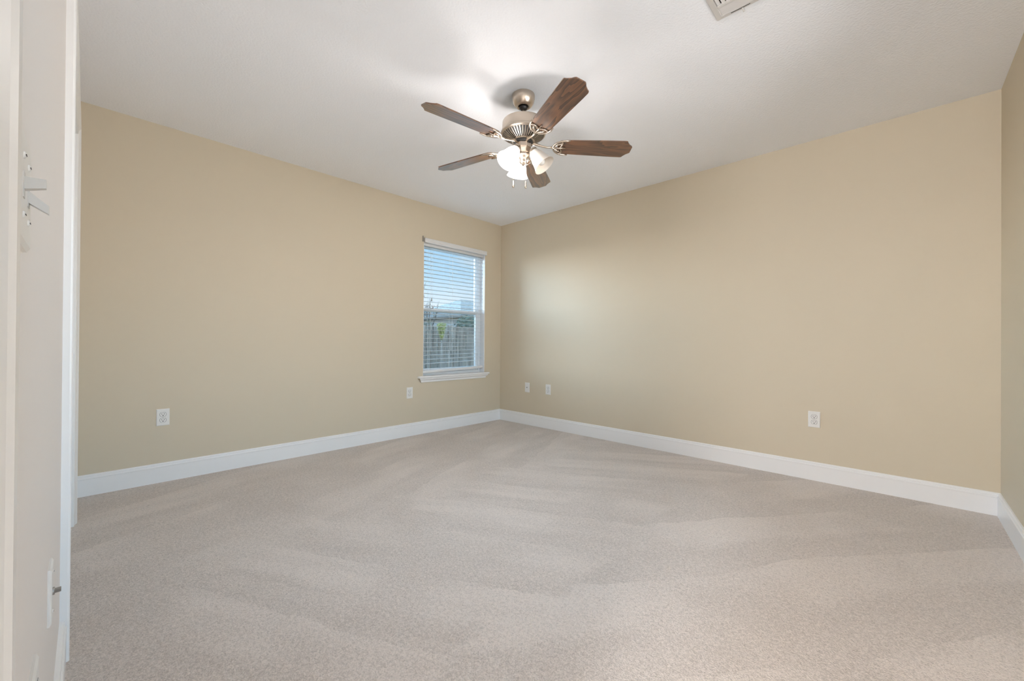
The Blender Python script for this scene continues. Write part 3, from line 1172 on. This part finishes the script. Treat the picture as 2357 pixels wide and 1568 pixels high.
def blob(m, c, rx, ry, rz, n_leaf, size):
    for _ in range(n_leaf):
        while True:
            p = Vector((random.uniform(-1, 1), random.uniform(-1, 1), random.uniform(-1, 1)))
            if .35 < p.length < 1:
                break
        q = Vector(c) + Vector((p.x * rx, p.y * ry, p.z * rz))
        a = Vector((random.gauss(0, 1), random.gauss(0, 1), random.gauss(0, 1))).normalized()
        b_ = a.orthogonal().normalized()
        c_ = a.cross(b_)
        s = size * random.uniform(.6, 1.3)
        m.add([q - b_ * s, q - c_ * s * .5, q + b_ * s, q + c_ * s * .5], [(0, 1, 2, 3)])


bare_tree('dark leafless tree rising above the fence at the left of the window', (-13.0, 7.2, GZ), 1.55, .085, 5, M_BARK)
bare_tree('dark leafless tree farther back behind the fence, left of the house', (-19.0, 12.0, GZ), 1.6, .10, 4, M_BARK)
bush = thing('evergreen_bush', 'grey-green bush just behind the fence at the left of the window', 'bush', (-11.5, 6.5, GZ))
m = MB()
blob(m, (0, 0, 1.15), .8, .8, 1.15, 1300, .07)
m.build('foliage', M_BUSH, bush)
m = MB()
branches(m, Vector((0, 0, 0)), Vector((0, 0, 1)), .7, .05, 3)
m.build('stem', M_BARK, bush)
for (x, y, h_, r0, lab) in ((-13.6, 11.0, 2.55, 1.35, 'blue-green conifer behind the fence, left one in front of the house'),
                            (-15.6, 14.6, 2.6, 1.45, 'blue-green conifer behind the fence, right one in front of the house')):
    tr_ = thing('conifer', lab, 'tree', (x, y, GZ), group='conifers behind the fence')
    m = MB()
    for q in range(9):
        f_ = q / 8
        blob(m, (0, 0, .3 + f_ * (h_ - .4)), r0 * (1 - f_ * .45), r0 * (1 - f_ * .45), .28, 320, .085)
    m.build('foliage', M_CONIFER, tr_)
    m = MB()
    m.tube([(0, 0, 0), (0, 0, h_ * .8)], [.09, .03], 8)
    m.build('trunk', M_BARK, tr_)
sap = thing('sapling', 'yellow-green leafed sapling on thin pale stems before the fence', 'tree', (-8.35, 5.25, GZ))
m = MB()
for q in range(7):
    f_ = q / 6
    blob(m, (0, 0, 1.42 + f_ * .46), .05 + .13 * f_, .05 + .13 * f_, .09, 150, .035)
m.build('leaves', M_LEAF, sap)
m = MB()
for s in (-1, 1):
    m.tube([(0, s * .05, 0), (0, s * .035, .7), (0, s * .01, 1.45)], [.016, .013, .008], 6)
m.build('stems', M_PALEBARK, sap)
for i, (x, y, lab) in enumerate(((-8.5, 5.75, 'pale bare sapling right of the yellow-green one, before the fence'), (-8.5, 3.55, 'pale bare sapling at the left, before the fence'))):
    o = thing('bare_sapling', lab, 'tree', (x, y, GZ), group='bare saplings')
    m = MB()
    for s in (-1, 0, 1):
        branches(m, Vector((0, s * .03, 0)), Vector((random.uniform(-.08, .08), s * .10 + random.uniform(-.05, .05), 1)).normalized(), .9, .014, 2, .35, .5)
    m.build('stems', M_PALEBARK, o)
house = thing('house', 'neighbouring pale house with a grey-brown hip roof beyond the fence', 'house', (-21.0, 16.6, GZ))
m = MB()
m.box(-4, 4, -3.4, 5, 0, 3.0)
m.build('house_wall', M_SIDING, house)
m = MB()
ex, ey0, ey1, ez, rz_ = 4.4, -3.8, 5.4, 2.95, 4.55
m.add([(-ex, ey0, ez), (ex, ey0, ez), (ex, ey1, ez), (-ex, ey1, ez), (0, ey0 + 3.6, rz_), (0, ey1 - 3.6, rz_),
       (-ex, ey0, ez - .12), (ex, ey0, ez - .12), (ex, ey1, ez - .12), (-ex, ey1, ez - .12)],
      [(0, 1, 4), (1, 2, 5, 4), (2, 3, 5), (3, 0, 4, 5), (0, 6, 7, 1), (1, 7, 8, 2), (2, 8, 9, 3), (3, 9, 6, 0), (6, 9, 8, 7)])
m.build('roof', M_SHINGLE, house)
